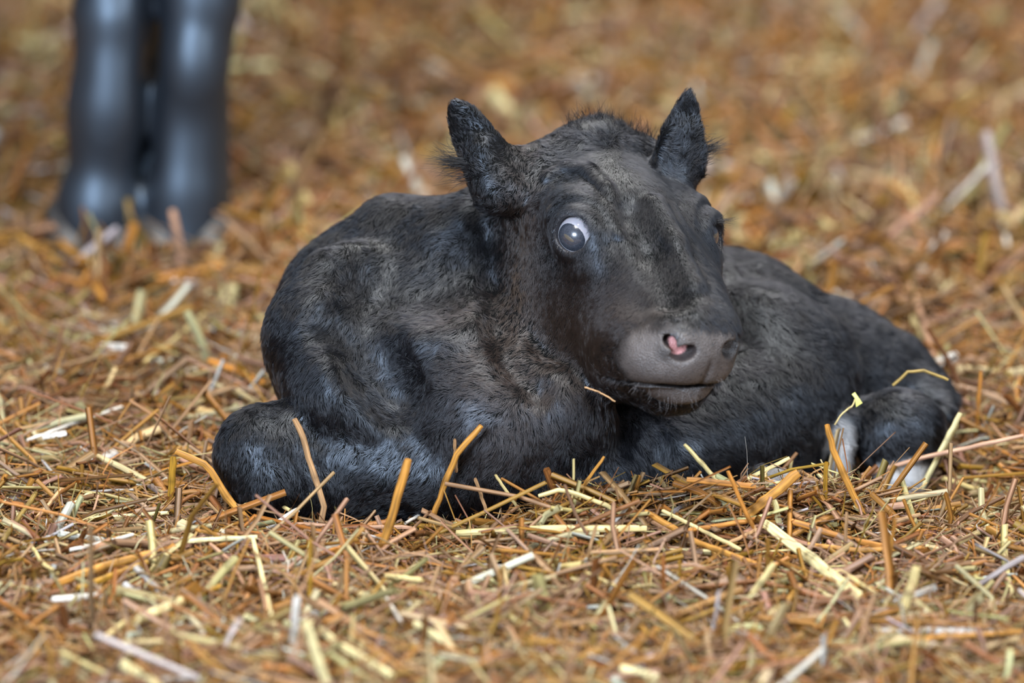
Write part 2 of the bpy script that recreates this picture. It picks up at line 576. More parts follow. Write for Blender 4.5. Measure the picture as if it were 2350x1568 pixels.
from mathutils import Vector
from mathutils.bvhtree import BVHTree
CALF_BVH = BVHTree.FromPolygons([tuple(a_) for a_ in calf_v], calf_q.tolist())
calf_me = mesh_np('calf', calf_v, calf_q)
hl = head_local(calf_v)
pxl = proj(calf_v)


def muzzle_mask(h):
    a = np.linalg.norm((h - np.array([1.3, 13.9, -5.9])) / np.array([5.7, 4.9, 3.7]), axis=1)
    m = smoothstep(1.12, 0.82, a + 0.06 * vnoise(HO + (h @ (HR * HS).T), 130))
    lip = smoothstep(1.1, 0.9, np.linalg.norm((h - np.array([0.8, 13.2, -8.6])) / np.array([3.2, 2.6, 1.8]), axis=1))
    return np.maximum(m, lip)


mz = muzzle_mask(hl)
nos = np.zeros(len(hl))
for s in (1,):
    nos = np.maximum(nos, smoothstep(0.95, 0.8, np.linalg.norm(hl - np.array([(2.25 if s > 0 else 1.8) * s + 0.5, 13.8, -4.25]), axis=1)))
ey = np.zeros(len(hl))
for s in (1, -1):
    ey = np.maximum(ey, smoothstep(2.35, 2.05, np.linalg.norm(hl - eye(s)[0] - eye(s)[1] * 0.8, axis=1)))


def sock_mask(p):
    a = np.linalg.norm((p - P(2072, 1110, 0.09)) / np.array([0.034, 0.05, 0.024]), axis=1)
    b = np.linalg.norm((p - P(1930, 1040, 0.075)) / np.array([0.018, 0.03, 0.030]), axis=1)
    c = np.linalg.norm((p - P(1765, 1103, -0.015)) / np.array([0.022, 0.02, 0.013]), axis=1)
    return smoothstep(1.15, 0.85, np.minimum(np.minimum(a, b), c) + 0.12 * vnoise(p, 150))


skin = np.array([0.004, 0.004, 0.004]); muz = np.array([0.082, 0.066, 0.058]); pink = np.array([0.50, 0.22, 0.20])
tint = skin + (muz - skin) * mz[:, None]
for s in (1, -1):
    cc_ = np.array([(2.25 if s > 0 else 1.9) * s + 0.5, 14.0, -4.3])
    rim = smoothstep(2.0, 1.2, np.linalg.norm((hl - cc_) * np.array([0.9, 1, 1.1]), axis=1))
    tint = tint * (1 - 0.55 * rim[:, None])
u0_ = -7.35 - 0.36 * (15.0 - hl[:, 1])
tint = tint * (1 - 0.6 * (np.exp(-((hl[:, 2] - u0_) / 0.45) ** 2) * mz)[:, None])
tint = tint * (0.85 + 0.22 * vnoise(calf_v, 90) + 0.12 * vnoise(calf_v, 380))[:, None]
tint = tint + (pink - tint) * (nos * smoothstep(14.6, 14.4, hl[:, 1]))[:, None]
tint = tint + (np.array([0.02, 0.018, 0.02]) - tint) * ey[:, None]
sk = sock_mask(calf_v)[:, None]
tint = tint + (np.array([0.42, 0.40, 0.38]) - tint) * sk
add_attr(calf_me, 'tint', tint)
wet = smoothstep(1.5, 0.6, np.linalg.norm((hl - np.array([2.6, 14.4, -6.1])) * np.array([1, 1, 1.0]), axis=1)) + smoothstep(1.2, 0.5, np.linalg.norm(hl - np.array([2.9, 14.6, -3.0]), axis=1)) \
    + smoothstep(0.8, 0.3, np.linalg.norm(hl - np.array([5.6, 3.3, -2.4]), axis=1)) * 1.5
wet = wet * (0.4 + 0.8 * (vnoise(calf_v, 300) > -0.1))
add_attr(calf_me, 'gloss', np.maximum(mz, ey) + 0.9 * wet)
calf = link('calf', calf_me, skin_material())
tag(calf, 'small black newborn calf curled up on the straw with its head turned', 'calf')


# ---- eyes
def cap(c, d, up, r, ang, ry=1.0, n=28, m=10, bulge=0.0):
    d = np.array(d) / np.linalg.norm(d); u = np.cross(up, d); u /= np.linalg.norm(u); w = np.cross(d, u)
    vs = [c + d * r * (1 + bulge)]; q = []; t = []
    for i in range(1, m + 1):
        th = ang * i / m
        rr = r * (1 + bulge * (1 - (i / m) ** 2))
        for j in range(n):
            ph = 2 * math.pi * j / n
            vs.append(c + rr * (math.cos(th) * d + math.sin(th) * (math.cos(ph) * u + ry * math.sin(ph) * w)))
    for j in range(n):
        t.append((0, 1 + j, 1 + (j + 1) % n))
    for i in range(m - 1):
        for j in range(n):
            a = 1 + i * n + j; b = 1 + i * n + (j + 1) % n
            q.append((a, a + n, b + n, b))
    return np.array(vs), np.array(q), np.array(t)


def iris_material():
    m, nt, out = nodes('calf_iris')
    b = N(nt, 'ShaderNodeBsdfPrincipled', Roughness=0.25)
    b.inputs['Coat Weight'].default_value = 1.0; b.inputs['Coat Roughness'].default_value = 0.02
    n = N(nt, 'ShaderNodeTexNoise', Scale=700.0); tc = N(nt, 'ShaderNodeTexCoord'); nt.links.new(tc.outputs['Object'], n.inputs['Vector'])
    r = N(nt, 'ShaderNodeValToRGB'); r.color_ramp.elements[0].color = (0.006, 0.008, 0.013, 1); r.color_ramp.elements[1].color = (0.055, 0.06, 0.075, 1)
    nt.links.new(n.outputs['Fac'], r.inputs[0]); nt.links.new(r.outputs[0], b.inputs['Base Color'])
    nt.links.new(b.outputs[0], out.inputs[0]); return m


M_sclera = simple('calf_sclera', (0.40, 0.37, 0.39), 0.15, 0.6, 1.0, 0.2)
M_iris = iris_material()
M_pupil = simple('calf_pupil', (0.075, 0.062, 0.045), 0.3, 0.5, 1.0)
M_tear = simple('calf_wet_rim', (0.06, 0.05, 0.06), 0.08, 0.8, 1.0)
for s in (1, -1):
    ec, ed = eye(s)
    c = H(*ec)
    d = HR @ ed; d /= np.linalg.norm(d)
    r = EYE_R * HS * 0.985
    if s == 1:
        gaze = RIGHT * -0.50 + UP * -0.14 + BACK * 0.86
    else:
        gaze = d + RIGHT * 0.1 + BACK * 0.25
    gaze /= np.linalg.norm(gaze)
    v, q, t = cap(c, d, UP, r, math.radians(150), n=40, m=26)
    eb = link('eyeball', mesh_np('eyeball', v, q, t), M_sclera, calf)
    tilt = HR @ np.array([0, 0.25, 1.0])
    v, q, t = cap(c, gaze, tilt, r * 1.004, math.radians(41), 0.94, 36, 10, 0.06)
    ir = link('iris', mesh_np('iris', v, q, t), M_iris, eb)
    v, q, t = cap(c, gaze, tilt, r * 1.056, math.radians(15), 0.68, 28, 6, 0.012)
    link('pupil', mesh_np('pupil', v, q, t), M_pupil, eb)


# ---- coat
GUIDES = np.array([
    # px, py, direction right, direction down, length mm, lift
    (1400, 250, 0.1, -1, 19, 1.6), (1340, 270, -.5, -.9, 11, .7), (1470, 270, .5, -.8, 11, .7), (1330, 340, -1, .3, 8, .3), (1490, 340, .8, .5, 8, .3), (1410, 400, 0, 1, 5, .2),
    (1500, 560, .3, 1, 4, .15), (1560, 680, .3, 1, 4, .12), (1400, 620, -.2, 1, 4, .15), (1300, 430, -1, -.1, 4, .15),
    (1250, 600, -.5, 1, 4, .15), (1340, 680, -.6, .5, 5, .3), (1440, 660, -.5, .5, 7, .5), (1400, 800, -.8, .4, 6, .25), (1210, 420, -.3, 1, 6, .2),
    (1160, 560, -.1, 1, 6, .2), (1150, 700, 0, 1, 6, .2), (1250, 820, -.6, .8, 6, .2), (1090, 330, -.5, -1, 4, .2),
    (1580, 280, .1, -1, 5, .3), (1040, 480, -.8, .5, 9, .3), (900, 560, -.7, .7, 8, .2), (960, 780, -1, .3, 11, .4), (1050, 850, -1, -.1, 11, .45),
    (1000, 950, -.7, .7, 11, .4), (880, 700, -.3, 1, 8, .25), (720, 740, -.7, .8, 9, .25), (670, 900, -.3, 1, 10, .3),
    (850, 950, .5, .8, 10, .3), (600, 1050, -.2, 1, 7, .2), (650, 1120, 0, 1, 7, .2), (900, 1090, -.6, .6, 7, .25),
    (1300, 920, .1, 1, 13, .35), (1150, 1050, 0, 1, 11, .3), (1500, 1080, .3, 1, 12, .4), (1620, 1030, .8, .5, 13, .5),
    (1780, 700, .6, .8, 12, .5), (1850, 850, .5, .9, 12, .45), (1700, 900, .3, 1, 11, .4), (1950, 750, .8, .4, 16, .9), (2060, 820, .8, .4, 14, .8),
    (2050, 1000, .2, 1, 8, .3), (2130, 890, 1, .4, 12, .3), (1760, 580, .8, .4, 9, .4), (1690, 640, .5, .8, 10, .4)], float)


def coat_hair(n_total):
    q = calf_q; c = calf_v[q].mean(1)
    nn = np.cross(calf_v[q[:, 2]] - calf_v[q[:, 0]], calf_v[q[:, 3]] - calf_v[q[:, 1]])
    ar = np.linalg.norm(nn, axis=1) / 2; nn /= (2 * ar[:, None] + 1e-12)
    view = CAM - c; view /= np.linalg.norm(view, axis=1)[:, None]
    face = (nn * view).sum(1)
    w = ar * np.where(face > -0.25, 1.0, 0.12)
    h = head_local(c)
    pc = proj(c)
    onhead = (smoothstep(11.5, 9.5, np.linalg.norm((h - np.array([0, 1.5, -4.5])) / np.array([0.8, 1.25, 0.9]), axis=1)))
    w = w * (1 + 2.0 * onhead) * (1 - np.clip(muzzle_mask(h) * 1.0, 0, 0.93))
    for s in (1, -1):
        e = H(*(eye(s)[0] + eye(s)[1] * 0.9))
        w = w * (np.linalg.norm(c - e, axis=1) > 1.75 * HS)
    w = w * (c[:, 2] > -0.012)
    w /= w.sum()
    k = rng.choice(len(q), n_total, p=w)
    a, b = rng.random(n_total), rng.random(n_total)
    V = calf_v[q[k]]
    p = (V[:, 0] * ((1 - a) * (1 - b))[:, None] + V[:, 1] * (a * (1 - b))[:, None] + V[:, 2] * (a * b)[:, None] + V[:, 3] * ((1 - a) * b)[:, None])
    NN = calf_n[q[k]].mean(1); NN /= np.linalg.norm(NN, axis=1)[:, None]
    pp = proj(p)
    d2 = (pp[:, None, 0] - GUIDES[None, :, 0]) ** 2 + (pp[:, None, 1] - GUIDES[None, :, 1]) ** 2
    W = 1 / (d2 + 900.0) ** 1.6; W /= W.sum(1)[:, None]
    gd = GUIDES[:, 2:4] / np.linalg.norm(GUIDES[:, 2:4], axis=1)[:, None]
    dr = W @ gd; ln = (W @ GUIDES[:, 4]) * 0.001; lift = W @ GUIDES[:, 5]
    D = dr[:, :1] * RIGHT - dr[:, 1:2] * UP
    oh = onhead[k]; shaggy = 1 - oh
    n1 = np.stack([vnoise(p + o, 70) for o in (0, 3.1, 7.7)], 1)
    n2 = np.stack([vnoise(p + o, 230) for o in (1.3, 5.1, 9.7)], 1)
    D = D + n1 * (0.08 + 0.60 * shaggy)[:, None] + n2 * (0.08 + 0.45 * shaggy)[:, None] + rng.normal(size=(n_total, 3)) * (0.10 + 0.06 * shaggy)[:, None]
    D = D - NN * (D * NN).sum(1)[:, None]; D /= np.linalg.norm(D, axis=1)[:, None] + 1e-9
    near_edge = muzzle_mask(head_local(p))
    ln = ln * rng.uniform(0.65, 1.2, n_total) * (1 - 0.75 * near_edge)
    lift = (lift + 0.10) * rng.uniform(0.6, 1.5, n_total)
    ns = 5
    pts = np.zeros((n_total, ns, 3))
    pts[:, 0] = p - NN * 0.0002
    cur = pts[:, 0].copy(); step = ln / (ns - 1)
    for i in range(1, ns):
        f = lift * (1.15 - 0.30 * i)
        t = D + NN * f[:, None] + n2 * 0.06 * i + np.array([0, 0, -0.05 * i])
        t /= np.linalg.norm(t, axis=1)[:, None]
        cur = cur + t * step[:, None]
        pts[:, i] = cur
    # hairs stick together in small locks
    g = p + 0.0025 * n2[:, ::-1]
    cell = np.floor(g / 0.0032).astype(np.int64)
    cell -= cell.min(0); key = (cell[:, 0] * 4096 + cell[:, 1]) * 4096 + cell[:, 2]
    _, inv = np.unique(key, return_inverse=True)
    inv = inv.ravel(); cn = np.bincount(inv)
    tip = np.stack([np.bincount(inv, pts[:, -1, j]) for j in range(3)], 1) / cn[:, None]
    lockn = np.random.default_rng(5).random(len(cn))
    pull = (tip[inv] - pts[:, -1]) * (0.10 + 0.50 * shaggy * lockn[inv])[:, None]
    up = NN * (0.0022 * shaggy * (lockn[inv] - 0.4))[:, None]
    for i in range(1, ns):
        pts[:, i] += (pull + up) * (i / (ns - 1)) ** 1.4
    # coat colour: black, rusty brown low on the cheek and jaw
    blk = np.array([0.003, 0.003, 0.0045]); brn = np.array([0.060, 0.034, 0.020])
    br = 0.8 * np.exp(-(((pp[:, 0] - 1300) / 190) ** 2 + ((pp[:, 1] - 770) / 140) ** 2)) + 0.8 * np.exp(-(((pp[:, 0] - 1195) / 45) ** 2 + ((pp[:, 1] - 560) / 170) ** 2)) \
        + 0.5 * np.exp(-(((pp[:, 0] - 1150) / 110) ** 2 + ((pp[:, 1] - 950) / 140) ** 2))
    br = np.clip(br, 0, 1) * 0.75 * (0.6 + 0.4 * rng.random(n_total))
    col = blk + (brn - blk) * br[:, None]
    sk = sock_mask(p)[:, None]
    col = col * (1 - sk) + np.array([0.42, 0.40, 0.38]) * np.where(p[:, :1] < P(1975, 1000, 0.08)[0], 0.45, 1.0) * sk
    return pts, col, NN + n2 * (0.03 + 0.10 * shaggy)[:, None], 1 - 0.35 * oh


def strands(base, n, spread, direction, length, curl=0.2, lift=None, rr=0.3):
    """a lock of long hairs"""
    base = np.array(base); d = np.array(direction, float); d /= np.linalg.norm(d)
    P0 = base + rng.normal(size=(n, 3)) * spread
    D = d + rng.normal(size=(n, 3)) * rr; D /= np.linalg.norm(D, axis=1)[:, None]
    L = length * rng.uniform(0.5, 1.1, n)
    out = np.zeros((n, 5, 3)); out[:, 0] = P0
    c = rng.normal(size=(n, 3)) * curl
    for i in range(1, 5):
        t = D + c * i / 4; t /= np.linalg.norm(t, axis=1)[:, None]
        out[:, i] = out[:, i - 1] + t * (L / 4)[:, None]
    return out


def hair_object(name, pts, col, rad, mat, parent, nrm=None):
    n, ns = pts.shape[:2]
    hc = bpy.data.hair_curves.new(name)
    hc.add_curves([ns] * n)
    hc.attributes['position'].data.foreach_set('vector', pts.astype(np.float32).ravel())
    ra = hc.attributes.get('radius') or hc.attributes.new('radius', 'FLOAT', 'POINT')
    prof = np.array([1.0, 0.95, 0.8, 0.55, 0.12])[:ns]
    R = (np.broadcast_to(np.asarray(rad), (n,))[:, None] * prof).astype(np.float32)
    ra.data.foreach_set('value', R.ravel())
    ca = hc.attributes.new('tint', 'FLOAT_VECTOR', 'CURVE')
    ca.data.foreach_set('vector', np.broadcast_to(col, (n, 3)).astype(np.float32).ravel())
    if nrm is not None:
        na = hc.attributes.new('skin_normal', 'FLOAT_VECTOR', 'CURVE')
        na.data.foreach_set('vector', (nrm / np.linalg.norm(nrm, axis=1)[:, None]).astype(np.float32).ravel())
    o = link(name, hc, mat, parent)
    return tag(o, kind='stuff')


M_coat = hair_material('calf_coat_hair')
M_hair = simple('calf_long_hair', (0.006, 0.006, 0.007), 0.5, 0.3)
if FUR:
    pts, col, nrm, thin = coat_hair(520000)
    hair_object('coat', pts, col, thin * 0.000115 * np.random.default_rng(1).uniform(0.7, 1.3, len(pts)), M_coat, calf, nrm)
    black = np.array([0.012, 0.012, 0.014])
    lk = [strands(P(1066, 375, 0.03), 120, 0.004, RIGHT * -1 + UP * 0.1, 0.036, 0.25, rr=0.14),
          strands(P(1080, 400, 0.03), 50, 0.005, RIGHT * -0.95 - UP * 0.12, 0.030, 0.3, rr=0.2),
          strands(P(1050, 350, 0.04), 30, 0.005, RIGHT * -0.9 + UP * 0.3, 0.014, 0.4)]
    hair_object('ear_tuft', np.concatenate(lk), black, 0.00016, M_hair, calf)
    lk = [strands(P(1602, 348, 0.06), 110, 0.003, RIGHT * 1 + UP * 0.35, 0.030, 0.25, rr=0.15),
          strands(P(1597, 385, 0.06), 40, 0.004, RIGHT * 0.8 + UP * 0.5, 0.024, 0.35),
          strands(P(1595, 310, 0.06), 40, 0.006, RIGHT * 1 + UP * 0.2, 0.010, 0.4)]
    hair_object('ear_tuft', np.concatenate(lk), black, 0.00016, M_hair, calf)
    lk = []
    for x_, y_ in [(1310 + 13 * i, 284 - 23 * math.sin(math.pi * (i + 2) / 19)) for i in range(15)]:
        for dy_ in range(0, 80, 5):
            dr = P(x_, y_ + dy_, 0.0) - CAM
            hit = CALF_BVH.ray_cast(Vector(CAM), Vector(dr / np.linalg.norm(dr)))
            if hit[0] is not None: break
        if hit[0] is not None:
            lk.append(strands(np.array(hit[0]), 26, 0.003, UP + RIGHT * rng.normal(0, 0.35) + BACK * 0.25, 0.017, 0.35, rr=0.25))
    if lk: hair_object('forelock', np.concatenate(lk), black, 0.00015, M_hair, calf)
    lk = [strands(P(1650, 507, -0.01), 30, 0.0015, RIGHT * 1 + UP * 0.1, 0.017, 0.15, rr=0.08)]
    hair_object('eyelashes', np.concatenate(lk), black, 0.00010, M_hair, calf)
    lk = [strands(H(*(EYE_C + EYE_DIR * 1.2 + np.array([0, a, 1.55 - 0.25 * a * a]))), 8, 0.0006, HR @ np.array([0.8, 0.3 + 0.3 * a, 0.8]), 0.007, 0.3, rr=0.1) for a in np.linspace(-1.2, 1.2, 12)]
    hair_object('eyelashes', np.concatenate(lk), black, 0.00009, M_hair, calf)
    lk = [strands(P(x, y, -0.16), 10, 0.004, UP * -1 + RIGHT * dx, 0.012, 0.4) for x, y, dx in ((1500, 905, -.4), (1540, 915, -.1), (1460, 880, -.6), (1590, 915, .3), (1650, 880, .6))]
    hair_object('whiskers', np.concatenate(lk), np.array([0.25, 0.22, 0.2]), 0.00006, simple('whisker_hair', (0.18, 0.16, 0.15), 0.4), calf)


# ------------------------------------------------------------------ cow standing behind
def build_cow():
    Y0 = G(330, 560, 0.03)[1]
    k = (DIST + Y0 / CP) / DIST
    r = lambda n: n * S * k
    Q = lambda x, y, dy=0.0: P(x, y, Y0 + dy)
    f = Field(np.arange(Q(20, 0)[0], Q(760, 0)[0], 0.008), np.arange(Y0 - 0.25, Y0 + 1.5, 0.012), np.arange(-0.03, 1.42, 0.010))
    # left foreleg: forearm, knee, cannon, fetlock
    f.cone(Q(275, -620, .05), Q(262, 40), r(125), r(78), 0.03)
    f.cone(Q(262, 40), Q(255, 250), r(76), r(72), 0.03)
    f.ell(Q(258, 215, -.01), (r(70), r(70), r(110)), 0.03)
    f.cone(Q(250, 250), Q(226, 470), r(72), r(76), 0.03)
    f.cone(Q(226, 470), Q(218, 600), r(77), r(78), 0.03)
    # right foreleg
    f.cone(Q(455, -620, .05), Q(460, 0), r(135), r(94), 0.015)
    f.cone(Q(462, 0), Q(438, 220), r(88), r(80), 0.008)
    f.ell(Q(446, 150, -.02), (r(72), r(74), r(110)), 0.012)
    f.cone(Q(438, 220), Q(424, 430), r(81), r(90), 0.008)
    f.cone(Q(424, 430), Q(422, 600), r(90), r(92), 0.008)
    for dy in (-0.045, -0.025, -0.005):          # the legs stand apart
        f.cone(Q(350, -40, dy), Q(331, 400, dy), r(20), r(19), 0.012, 'cut')
    f.cone(Q(346, -120, .055), Q(330, 420, .055), r(44), r(44), 0.006)  # recessed filler added behind the slit so the gap reads dark
    f.cone(Q(496, 240, .02), Q(508, 610, .02), r(22), r(18), 0.02)
    # brisket, chest and barrel above the frame
    f.cone(Q(360, -380, .0), Q(365, -110, .07), r(190), r(70), 0.05)
    f.ell(np.array([Q(360, 0)[0], Y0 + 0.60, 1.0]), (0.27, 0.78, 0.36), 0.10)
    f.cone(Q(365, -640, .02), Q(365, -640, .40), 0.17, 0.2, 0.06)
    v, q = f.mesh()
    v = relax(v, q, 3, 0.5)
    BODIES.append(f)
    return v, q


cow_v, cow_q = build_cow()
cow_n = normals(cow_v, cow_q)
M_cow = simple('cow_hide', (0.008, 0.009, 0.012), 0.50, 1.0)
M_cow.node_tree.nodes['Principled BSDF'].inputs['Specular Tint'].default_value = (0.68, 0.84, 1.0, 1)
cow = link('cow', mesh_np('cow', cow_v, cow_q), M_cow)
tag(cow, 'black adult cow standing behind the calf, only its forelegs in view', 'cow')
for cx, rr_ in ((216, 84), (425, 82)):
    f = Field(np.arange(-0.09, 0.09, 0.005), np.arange(-0.11, 0.1, 0.005), np.arange(-0.01, 0.12, 0.005))
    f.cone((-0.028, -0.02, 0.02), (-0.024, 0.02, 0.075), 0.036, 0.030, 0.004)
    f.cone((0.028, -0.02, 0.02), (0.024, 0.02, 0.075), 0.036, 0.030, 0.004)
    f.d = np.maximum(f.d, -np.broadcast_to(f.ax[2], f.d.shape) + 0.0)
    hv, hq = f.mesh()
    Yc = G(330, 560, 0.03)[1]
    b = P(cx, 600, Yc)
    ho = link('hoof', mesh_np('hoof', hv + np.array([b[0], Yc - 0.015, -0.02]), hq), simple('hoof_horn', (0.03, 0.027, 0.025), 0.5), cow)
# ------------------------------------------------------------------ bedding
def bed(x, y):
    p = np.stack([np.asarray(x, float), np.asarray(y, float), np.zeros(np.shape(x))], -1)
    h = 0.020 + 0.014 * vnoise(p, 3.1) + 0.010 * vnoise(p + 5, 7.3) + 0.005 * vnoise(p + 9, 17)
    h = h + 0.044 * np.exp(-((y + 0.135 - 0.18 * np.clip(x, 0, 1)) / 0.045) ** 2) * smoothstep(-0.03, 0.06, x) * smoothstep(0.40, 0.30, x)
    h = h - 0.026 * np.exp(-(((x - 0.40) / 0.10) ** 2 + ((y - 0.10) / 0.13) ** 2))
    h = h - 0.010 * np.exp(-((y + 0.10) / 0.06) ** 2) * smoothstep(0.0, -0.1, x)
    h = h + 0.018 * np.exp(-(((x + 0.42) / 0.25) ** 2 + ((y - 1.05) / 0.16) ** 2))
    h = h + 0.012 * smoothstep(0.3, 2.5, y) * vnoise(p + 2, 2.0)
    return h


gx = np.linspace(-3.2, 3.2, 161); gy = np.linspace(-1.8, 6.5, 200)
GX, GY = np.meshgrid(gx, gy, indexing='ij')
gv = np.stack([GX, GY, bed(GX, GY) - 0.022], -1).reshape(-1, 3)
ii, jj = np.meshgrid(np.arange(160), np.arange(199), indexing='ij')
a = (ii * 200 + jj).ravel()
gq = np.stack([a, a + 200, a + 201, a + 1], 1)
m, nt, out = nodes('trodden_straw')
b = N(nt, 'ShaderNodeBsdfPrincipled', Roughness=0.9)
tc = N(nt, 'ShaderNodeTexCoord'); no = N(nt, 'ShaderNodeTexNoise', Scale=60.0, Detail=6.0)
nt.links.new(tc.outputs['Object'], no.inputs['Vector'])
r = N(nt, 'ShaderNodeValToRGB'); r.color_ramp.elements[0].color = (0.10, 0.045, 0.014, 1); r.color_ramp.elements[1].color = (0.30, 0.16, 0.06, 1)
nt.links.new(no.outputs['Fac'], r.inputs[0]); nt.links.new(r.outputs[0], b.inputs['Base Color'])
bp = N(nt, 'ShaderNodeBump', Strength=0.8, Distance=0.01); nt.links.new(no.outputs['Fac'], bp.inputs['Height']); nt.links.new(bp.outputs[0], b.inputs['Normal'])
nt.links.new(b.outputs[0], out.inputs[0])
tag(link('floor', mesh_np('floor', gv, gq), m), 'barn floor of trodden brown straw under the loose bedding', 'floor', kind='structure')


def lin(r, g, b):
    return [((c / 255 + 0.055) / 1.055) ** 2.4 if c > 10 else c / 255 / 12.92 for c in (r, g, b)]


COL = {'gold': lin(214, 150, 66), 'pale': lin(240, 214, 146), 'tan': lin(206, 160, 112), 'orange': lin(208, 138, 60), 'mustard': lin(190, 140, 46),
       'white': lin(246, 236, 220), 'pink': lin(206, 158, 124), 'brown': lin(142, 94, 48), 'cream': lin(250, 232, 170), 'olive': lin(160, 132, 66), 'rust': lin(176, 110, 56)}
COL = {k: [c * 0.55 for c in v] for k, v in COL.items()}
PAL = np.array([COL[k] for k in ('gold', 'pale', 'tan', 'orange', 'mustard', 'white', 'pink', 'brown', 'cream', 'olive', 'rust')])


def straw_material():
    m, nt, out = nodes('straw')
    b = N(nt, 'ShaderNodeBsdfPrincipled', Roughness=0.5)
    b.inputs['Specular IOR Level'].default_value = 0.38
    t = N(nt, 'ShaderNodeBsdfTranslucent'); mx = N(nt, 'ShaderNodeMixShader'); mx.inputs[0].default_value = 0.22
    a = attr(nt, 'tint'); u = attr(nt, 'along')
    mp = N(nt, 'ShaderNodeMapping'); mp.inputs['Scale'].default_value = (2.2, 13.0, 1.0)
    nt.links.new(u.outputs['Vector'], mp.inputs['Vector'])
    no = N(nt, 'ShaderNodeTexNoise', Scale=1.0, Detail=3.0); nt.links.new(mp.outputs[0], no.inputs['Vector'])
    mr = N(nt, 'ShaderNodeMapRange'); mr.inputs['From Min'].default_value = 0.3; mr.inputs['From Max'].default_value = 0.7
    mr.inputs['To Min'].default_value = 0.42; mr.inputs['To Max'].default_value = 1.25
    nt.links.new(no.outputs['Fac'], mr.inputs['Value'])
    mu = N(nt, 'ShaderNodeVectorMath', operation='MULTIPLY'); nt.links.new(a.outputs['Vector'], mu.inputs[0]); nt.links.new(mr.outputs[0], mu.inputs[1])
    nt.links.new(mu.outputs[0], b.inputs['Base Color']); nt.links.new(mu.outputs[0], t.inputs['Color'])
    nt.links.new(b.outputs[0], mx.inputs[1]); nt.links.new(t.outputs[0], mx.inputs[2]); nt.links.new(mx.outputs[0], out.inputs[0])
    return m


M_straw = straw_material()


def tubes(path, side, rad, flat, k, col, seed=0.0, taper=True):
    """path n,m,3; side n,3; rad n (or n,m); flat n -> vertices, quads, tint, along"""
    n, m = path.shape[:2]
    tg = np.gradient(path, axis=1); tg /= np.linalg.norm(tg, axis=2, keepdims=True) + 1e-12
    u = side[:, None, :] - tg * (side[:, None, :] * tg).sum(2, keepdims=True); u /= np.linalg.norm(u, axis=2, keepdims=True) + 1e-12
    v = np.cross(tg, u)
    rad = np.broadcast_to(rad if np.ndim(rad) == 2 else np.asarray(rad)[:, None], (n, m))
    ph = np.arange(k) * 2 * math.pi / k
    ring = path[:, :, None, :] + u[:, :, None, :] * (np.cos(ph)[None, None, :, None] * rad[:, :, None, None]) \
        + v[:, :, None, :] * (np.sin(ph)[None, None, :, None] * (rad * np.asarray(flat)[:, None])[:, :, None, None])
    V = ring.reshape(-1, 3)
    base = (np.arange(n) * m * k)[:, None, None]; ri = (np.arange(m - 1) * k)[None, :, None]; j = np.arange(k)[None, None, :]
    if k == 2: j = np.arange(1)[None, None, :]
    A = base + ri + j; B = base + ri + (j + 1) % k
    Q = np.stack([A, B, B + k, A + k], -1).reshape(-1, 4)
    C = np.repeat(col, m * k, axis=0)
    L = np.linalg.norm(path[:, -1] - path[:, 0], axis=1)
    al = np.zeros((n, m, k, 3)); al[..., 0] = (np.linspace(0, 1, m)[None, :, None] * L[:, None, None]) * 12
    al[..., 1] = (np.arange(k) / k)[None, None, :] + np.arange(n)[:, None, None] * 0.37
    al[..., 2] = (np.arange(n) * 1.7)[:, None, None] + seed
    return V, Q, C, al.reshape(-1, 3)


